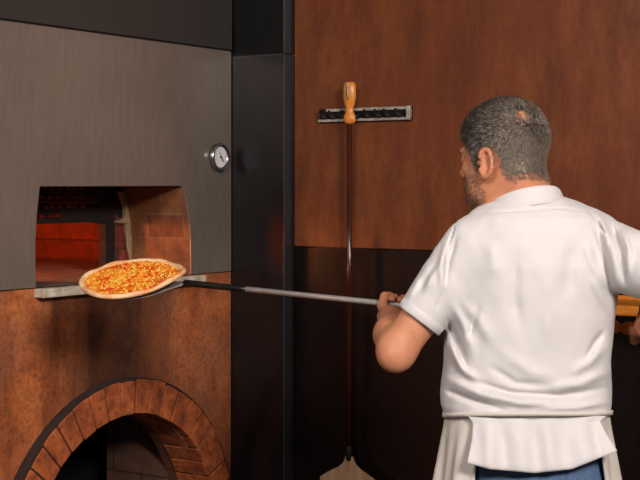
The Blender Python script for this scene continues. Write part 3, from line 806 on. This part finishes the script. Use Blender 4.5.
# folds (screen-plane curves pressed into the cloth of the back): points px, width px, amplitude m
folds = [
 ([(618, 288), (612, 255), (604, 226), (597, 212)], 3.0, .0060), ([(611, 288), (605, 256), (596, 228)], 3.5, -.0050), ([(625, 284), (620, 250), (611, 222)], 3.0, -.0050),
 ([(628, 275), (629, 250), (622, 226)], 3.0, .0045), ([(604, 290), (592, 262), (585, 240)], 5, .0035), ([(610, 315), (598, 292), (590, 275)], 4, .003),
 ([(446, 285), (449, 260), (457, 236)], 3.5, -.0045), ([(441, 290), (441, 262), (447, 240)], 3.0, .004), ([(450, 300), (466, 330), (474, 360)], 5, .0045), ([(447, 318), (458, 345), (468, 372)], 4, -.004),
 ([(447, 340), (462, 368), (480, 384)], 4.5, .005), ([(460, 300), (480, 322), (492, 345)], 6, .003), ([(480, 305), (472, 325), (468, 342)], 4, -.003),
 ([(446, 378), (480, 394), (520, 403), (560, 404)], 4.5, .0055), ([(446, 390), (475, 402), (505, 410)], 3.5, -.005), ([(470, 380), (510, 393), (560, 396), (606, 388)], 4.5, -.0045),
 ([(608, 372), (580, 384), (548, 388)], 5, .004), ([(606, 345), (590, 362), (570, 374)], 5, .0035), ([(608, 402), (575, 408), (540, 409)], 3.5, .004), ([(604, 330), (594, 345), (586, 360)], 4, -.003),
 ([(516, 250), (513, 290), (520, 330)], 9, -.0035), ([(545, 260), (550, 310), (545, 350)], 10, .003), ([(490, 240), (495, 280)], 8, .003), ([(572, 240), (568, 300)], 10, -.003),
 ([(500, 350), (530, 372), (560, 380)], 7, .003), ([(488, 365), (515, 383), (545, 386)], 5, -.003),
 ([(424, 294), (432, 276), (446, 258)], 3.0, .0030), ([(418, 292), (426, 278), (438, 262)], 3.5, -.0022), ([(436, 310), (440, 300), (446, 285)], 3, -.002), ([(408, 300), (420, 276)], 3, .0025),
 ([(464, 214), (500, 212), (560, 208), (590, 212)], 1.2, -.0018), ([(456, 222), (447, 250), (446, 285)], 1.2, -.0025), ([(586, 206), (607, 236), (618, 284)], 1.2, -.0025)]
def fold_fn(folds, wscale, backy=.03):
    def fn(p, d):
        m = np.abs(d) < .03
        if not m.any(): return d
        pm = p[m]; sx, sy = screen(pm); off = np.zeros(len(pm))
        for pts, w, amp in folds:
            dist = np.full(len(pm), 1e9); tt = np.zeros(len(pm)); n_ = len(pts)-1
            for i in range(n_):
                ax_, ay_ = pts[i]; bx_, by_ = pts[i+1]; ux, uy = bx_-ax_, by_-ay_
                t = np.clip(((sx-ax_)*ux+(sy-ay_)*uy)/(ux*ux+uy*uy), 0, 1); dd = np.hypot(sx-ax_-t*ux, sy-ay_-t*uy)
                b = dd < dist; dist = np.where(b, dd, dist); tt = np.where(b, (i+t)/n_, tt)
            fade = np.minimum(1, np.minimum(tt, 1-tt)*3.2+.12)
            off += (2.1 if amp > 0 else 2.4)*amp*np.exp(-(dist/(w if amp > 0 else w*.75))**2)*fade
        off *= np.clip((backy-pm[:, 1])/.03, 0, 1)
        off += wscale*wav(pm, 11, 38)+wscale*.5*wav(pm, 12, 85)
        d = d.copy(); d[m] -= off.astype(f32); return d
    return fn
shirt.fn(fold_fn(folds, .0030))
Vs, Qs = surface(shirt, .0034)
polo = np_obj('polo_shirt', Vs, Qs, M['shirt'], man)
# sleeve bands
for c, u, r, nm in ((cutL, uL, .0510, 'sleeve_band'), (cutR, uR, .0605, 'sleeve_band')):
    bm = bmesh.new(); x, y, d_ = frame(u); seg = 40; prof_ = [(-.022, r+.0005), (-.020, r+.0030), (-.002, r+.0022), (.0, r+.0005), (.0, r-.004), (-.02, r-.004)]
    rings = [[bm.verts.new(Vector(c)+d_*t+(x*math.cos(2*math.pi*k/seg)+y*math.sin(2*math.pi*k/seg))*rr) for k in range(seg)] for t, rr in prof_]
    rings.append(rings[0])
    for a, b in zip(rings, rings[1:]):
        for k in range(seg): bm.faces.new((a[k], a[(k+1) % seg], b[(k+1) % seg], b[k]))
    obj(nm, bm, M['shirt'], polo, True)
# shirt tail over the jeans
def sheet(name, U, Vn, fn, th, mat, parent, closed=False):
    bm = bmesh.new(); g = [[bm.verts.new(fn(i/U, j/Vn)) for j in range(Vn+1)] for i in range(U+1)]
    for i in range(U):
        for j in range(Vn): bm.faces.new((g[i][j], g[i+1][j], g[i+1][j+1], g[i][j+1]))
    o = obj(name, bm, mat, parent, True); so = o.modifiers.new('thick', 'SOLIDIFY'); so.thickness = th; so.offset = 0
    return o
def tail(u, v):
    lx = np.interp(v, [0, .15, .5, 1], [468, 473, 472, 467]); rx = np.interp(v, [0, .15, .5, 1], [606, 600, 606, 617])
    bot = np.interp(u, [0, .15, .45, .7, 1], [463, 469, 473, 469, 451]); px = lx+(rx-lx)*u; py = 416+(bot-416)*v
    t = (u-.5)*2; b = .1185+.034*min(1, v*1.1)
    dy = -b*(1-(.2-.1*v)*abs(t)**2.3)
    fold = .0
    for fx, w, a in ((.10, .05, .010), (.22, .05, -.008), (.35, .06, .006), (.47, .05, -.006), (.58, .05, .007), (.70, .06, -.006), (.84, .06, .006), (.94, .04, -.008)):
        fold += a*math.exp(-((u+.12*v*(fx-.5)-fx)/w)**2)
    dy -= fold*math.sin(min(1, v*1.6)*math.pi/2)*(1 if v < .8 else 1-.3*(v-.8)/.2)
    return Lp(px, py, dy)
tl = sheet('shirt_tail', 90, 24, tail, .003, M['shirt'], polo)
# collar
def collar_pts(u, v):
    a = math.radians(-200+400*u)*.86                    # 0 = nape, sides wrap to the front
    fd = nrm(np.array([-.5, .85, 0])); sd_ = np.array([fd[1], -fd[0], 0])
    front = (1-math.cos(a))/2
    top = Lp(524, 186, .012)+np.array([0, 0, -.052*front-.010*front*front]); bot = Lp(525, 203, .012)+np.array([0, 0, -.052*front-.022*front])
    top = top+fd*(.012*front); bot = bot+fd*(.02*front)
    rt, rb = .070, .085
    dirv = -fd*math.cos(a)+sd_*math.sin(a)
    if v < .25:                                            # inner stand
        t = v/.25; c = bot*(1-t)+top*t; r = .070*(1-t)+rt*t
    else:
        t = (v-.25)/.75; c = top*(1-t)+bot*t; r = rt*(1-t)+rb*t+.006*math.sin(t*math.pi); c = c+np.array([0, 0, .004*math.sin(min(1, t*3)*math.pi)])
    return c+dirv*r*np.array([1.0, 1.0, 1])
sheet('collar', 72, 16, collar_pts, .004, M['shirt'], polo)
# --- jeans, apron, shoes
jeans = Field(); jeans.add(torso(.002, hip_rows), 0)
for hp_, kn, an in ((HPL, KNL, ANL), (HPR, KNR, ANR)):
    jeans.adds(chain([hp_, kn, an+np.array([0, 0, .02])], [.092, .068, .058]), .03)
jeans.fn(lambda p, d: np.maximum(d-.0025*wav(p, 21, 60).astype(f32), (.075-p[:, 2])).astype(f32))
Vj, Qj = surface(jeans, .006); jo = np_obj('jeans', Vj, Qj, M['denim'], man)
bm = bmesh.new()
for sx in (-1, 1):
    c = Lp(538+sx*30, 497, -.136); box(bm, c+np.array([-.055, -.003, -.13]), c+np.array([.055, .006, 0]))
obj('back_pocket', bm, M['denim'], jo, bevel=.004)
apx = (Lp(446, 416)[0]+Lp(608, 416)[0])/2
def apron(u, v):
    a = math.radians(-139+269*u)                           # 0 = front; the wrap leaves the back open
    z = Lp(530, 415, min(0, -.12*max(0, -math.cos(a))))[2]-v*.52
    wl = .172+.034*min(1, v*2.2); b = .124+.03*min(1, v*2.2)
    rip = .007*math.sin(a*11+v*2)*min(1, v*3)+.004*math.sin(a*23+1.7)*min(1, v*4)
    x = apx+.004*v+math.sin(a)*(wl+rip); y = math.cos(a)*(b+rip)
    return np.array([x, y, z])
ap = sheet('apron', 120, 40, apron, .003, M['apron'], man)
bm = bmesh.new(); seg = 96; prof_ = []
for k in range(seg):
    a = 2*math.pi*k/seg; sxx, cyy = math.sin(a), math.cos(a); ex = 2/2.3
    x = apx+math.copysign(abs(sxx)**ex, sxx)*.1785; y = math.copysign(abs(cyy)**ex, cyy)*.1325
    zc = Lp(530, 414, min(0, y))[2]+.002*math.sin(a*2)+.004*math.sin(a)
    prof_.append([bm.verts.new((x*(1)+0, y, zc+s_)) for s_ in (-.0045, .0045)]+[bm.verts.new((apx+(x-apx)*.95, y*.95, zc+s_)) for s_ in (.004, -.004)])
for k in range(seg):
    a, b = prof_[k], prof_[(k+1) % seg]
    for j in range(4): bm.faces.new((a[j], b[j], b[(j+1) % 4], a[(j+1) % 4]))
obj('apron_string', bm, M['apron'], ap, True)
for an, nm in ((ANL, 'shoe'), (ANR, 'shoe')):
    sf = Field(); hd0 = an+np.array([0, -.03, -.04]); toe = an+np.array([-.035, .17, -.052])
    sf.add(cone(hd0, an+np.array([-.01, .07, -.042]), .042, .043), 0).add(cone(an+np.array([-.01, .07, -.045]), toe, .043, .034), .02).add(cone(an+np.array([0, -.015, .02]), hd0, .048, .044), .02)
    sf.fn(lambda p, d: np.maximum(d, .016-p[:, 2]).astype(f32)); v_, q_ = surface(sf, .005); so = np_obj(nm, v_, q_, M['shoe'], man)
    bm = bmesh.new(); pts = []
    for k in range(40):
        a = 2*math.pi*k/40; c = hd0*(.5-.5*math.sin(a))+toe*(.5+.5*math.sin(a)); pts.append((c[0]+math.cos(a)*.045, c[1]+math.sin(a)*.03))
    lo_ = [bm.verts.new((x, y, .0)) for x, y in pts]; hi_ = [bm.verts.new((x, y, .022)) for x, y in pts]
    bm.faces.new(lo_[::-1]); bm.faces.new(hi_)
    for k in range(40): bm.faces.new((lo_[k], lo_[(k+1) % 40], hi_[(k+1) % 40], hi_[k]))
    obj('sole', bm, M['sole'], so)

# ------------------------------------------------------------------ the peel and the pizza
Mman = Matrix.Translation(man.location) @ Matrix.Rotation(TH, 4, 'Z')
gl, gr_ = Mman @ Vector(GL), Mman @ Vector(GR)
ax = (gl-gr_).normalized()
def along(px):                    # point of the pole that the camera sees at px
    a = (gl-CAM); u = (px-CX)/F
    # solve ((a+t*ax).RT) = u*((a+t*ax).FW)
    return gl+ax*((u*a.dot(FW)-a.dot(RT))/(ax.dot(RT)-u*ax.dot(FW)))
pc = along(133)-UP*.014
nv = (RT*-.154+FW*-.25+UP*.94); nv = (nv-ax*nv.dot(ax)).normalized(); bv_ = nv.cross(ax)   # disc axes: ax (towards far end), bv_, nv
peel = empty('pizza_peel', gl)
tag(peel, 'long steel pizza peel with turned wooden handle, held by the man under the pizza', 'pizza peel')
K_ = lambda o: rel(o, peel)
p_s, p_m, p_h, p_e = along(184), along(246), along(600), along(700)
bm = bmesh.new(); tube(bm, [p_m, p_h], .0068, 16); K_(obj('pole', bm, M['steel'], peel, True))
bm = bmesh.new(); lathe(bm, p_s, p_m-p_s, [(0, .006), (.004, .0085), ((p_m-p_s).length-.01, .0080), ((p_m-p_s).length, .0070)], 16); K_(obj('socket', bm, M['darksteel'], peel, True))
hl_ = (p_e-p_h).length
bm = bmesh.new(); lathe(bm, p_h, p_e-p_h, [(0, .008), (.006, .0105), (.020, .0115), (.026, .0135), (.034, .0145), (.040, .0125), (.043, .0085), (.047, .0085), (.052, .0125), (.066, .0150), (.078, .0145), (.09, .0125), (.115, .0118), (hl_-.03, .0135), (hl_-.012, .0155), (hl_-.003, .012), (hl_, .006)], 24); K_(obj('turned_handle', bm, M['turned'], peel, True))
RP = 54.5/F*(pc-CAM).dot(FW)/math.sqrt(max(.2, 1-ax.dot(FW)**2*.0))*1.0
# the disc is seen along ax at an angle; widen it so the picture keeps its width
RP = RP/abs(ax.dot(RT)+0.0)*1.0
RP = min(RP*.89, .165)
cen = pc+nv*.006
bm = bmesh.new(); rb = RP*.80; lp_ = []
for k in range(48):
    a = 2*math.pi*k/48; lp_.append(cen+ax*math.cos(a)*rb+bv_*math.sin(a)*rb-nv*.006)
t0, t1 = p_s+bv_*.012, p_s-bv_*.012
b1 = [bm.verts.new(p) for p in lp_]; b2 = [bm.verts.new(p-nv*.002) for p in lp_]
bm.faces.new(b1); bm.faces.new(b2[::-1])
for k in range(48): bm.faces.new((b1[k], b1[(k+1) % 48], b2[(k+1) % 48], b2[k]))
nk = [pc-ax*rb*.9+bv_*.035, pc-ax*rb*.9-bv_*.035, t1, t0]
n1 = [bm.verts.new(p+nv*.0005) for p in nk]; n2 = [bm.verts.new(p-nv*.003) for p in nk]
bm.faces.new(n1); bm.faces.new(n2[::-1])
for k in range(4): bm.faces.new((n1[k], n1[(k+1) % 4], n2[(k+1) % 4], n2[k]))
K_(obj('blade', bm, M['steel'], peel))

piz = empty('pizza', cen)
tag(piz, 'round cheese and tomato pizza on the steel peel in front of the oven mouth', 'pizza')
Z_ = lambda o: rel(o, piz)
def rad(a):                        # a = 0 points to the far end, pi to the handle
    pt = math.exp(-((abs(a)-math.pi)/.42)**2)
    return RP*(1+.13*pt-.05*math.exp(-((abs(a)-2.15)/.5)**2)+.012*math.sin(3*a+1)+.008*math.sin(5*a))
def disc(a, r, h):
    lift = .024*math.exp(-((abs(a)-math.pi)/.7)**2)*max(0, r/RP-.45)/.6
    return cen+ax*math.cos(a)*r+bv_*math.sin(a)*r+nv*(h+lift)
bm = bmesh.new(); NA = 96; rings = []
for k in range(NA):
    a = -math.pi+2*math.pi*k/NA; R = rad(a); tw = .0085*(1+.18*math.sin(7*a)+.15*math.sin(11*a+2))
    rr = [(R-.024, .001), (R-.022, .006), (R-.016, .0075), (R-.011, .005+tw*.8), (R-.006, .005+tw*.95), (R-.002, .005+tw*.7), (R, .006), (R-.002, .002), (R-.010, .0)]
    rings.append([bm.verts.new(disc(a, r, h)) for r, h in rr])
for k in range(NA):
    a, b = rings[k], rings[(k+1) % NA]
    for j in range(len(a)): bm.faces.new((a[j], b[j], b[(j+1) % len(a)], a[(j+1) % len(a)]))
Z_(obj('crust', bm, M['crust'], piz, True))
bm = bmesh.new(); NR = 30; rings = []
for k in range(NA):
    a = -math.pi+2*math.pi*k/NA; row = []
    for j in range(1, NR+1):
        r = (rad(a)-.011)*j/NR; x, y = math.cos(a)*r, math.sin(a)*r
        h = .0085+.0016*math.sin(x*190+y*60)*math.sin(y*170-x*40)+.001*math.sin(x*420+1)*math.sin(y*390)+.0006*random.uniform(-1, 1)
        if j == NR: h = .006
        row.append(bm.verts.new(disc(a, r, h)))
    rings.append(row)
c_ = bm.verts.new(disc(0, 0, .0085))
for k in range(NA):
    a, b = rings[k], rings[(k+1) % NA]; bm.faces.new((c_, a[0], b[0]))
    for j in range(NR-1): bm.faces.new((a[j], a[j+1], b[j+1], b[j]))
Z_(obj('cheese_topping', bm, M['topping'], piz, True))
bm = bmesh.new()
for k in range(300):
    r = (RP-.018)*math.sqrt(random.random()); a = random.uniform(-math.pi, math.pi); p = disc(a, r, .0098)
    b_ = random.uniform(0, math.pi); dv = ax*math.cos(b_)+bv_*math.sin(b_); ln = random.uniform(.002, .0042)
    tube(bm, [p-dv*ln, p+nv*.0012, p+dv*ln], [.0008, random.uniform(.0012, .0026), .0008], 6)
so = Z_(obj('shredded_cheese', bm, M['cheese'], piz, True)); so['kind'] = 'stuff'

# ------------------------------------------------------------------ light, world, camera
def area(name, loc, target, size, power, color, sy=None):
    l = bpy.data.lights.new(name, 'AREA'); l.energy = power; l.size = size; l.color = color
    if sy: l.shape = 'RECTANGLE'; l.size_y = sy
    o = bpy.data.objects.new(name, l); o.location = loc
    o.rotation_euler = (Vector(target)-Vector(loc)).to_track_quat('-Z', 'Y').to_euler(); COL.objects.link(o); return o
area('ceiling_softbox_light', CAM+RT*1.35-FW*.35+UP*1.42, P(350, 240, 3.6), .8, 205, (1, .94, .88))
area('added_fill_light', CAM-RT*.9+FW*.6+UP*1.45, P(110, 330, 4), .9, 82, (1, .96, .93))  # added fill without a fitting, brightens the oven front and pizza
for i, (y_, z_, e_, c_) in enumerate(((YL+.12, zsill+.18, 27, (1, .29, .075)),)):
    l = bpy.data.lights.new('fire_light', 'POINT'); l.energy = e_; l.color = c_; l.shadow_soft_size = .05
    o = bpy.data.objects.new('fire_light', l); o.location = (XI-.45, y_-.15, z_); COL.objects.link(o)
w = bpy.data.worlds.new('room_world'); SC.world = w; w.use_nodes = True
w.node_tree.nodes['Background'].inputs[0].default_value = (.55, .5, .46, 1); w.node_tree.nodes['Background'].inputs[1].default_value = .25
cam = bpy.data.cameras.new('camera'); cam.sensor_width = 36; cam.lens = F/640*36; cam.shift_y = -(240-HOR)/640; cam.clip_start = .02
co = bpy.data.objects.new('camera', cam); co.location = CAM; co.rotation_euler = (math.pi/2, 0, TH); COL.objects.link(co); SC.camera = co
vs = SC.view_settings; vs.view_transform = 'Standard'; vs.look = 'None'; vs.exposure = 0; vs.gamma = 1; vs.use_curve_mapping = False
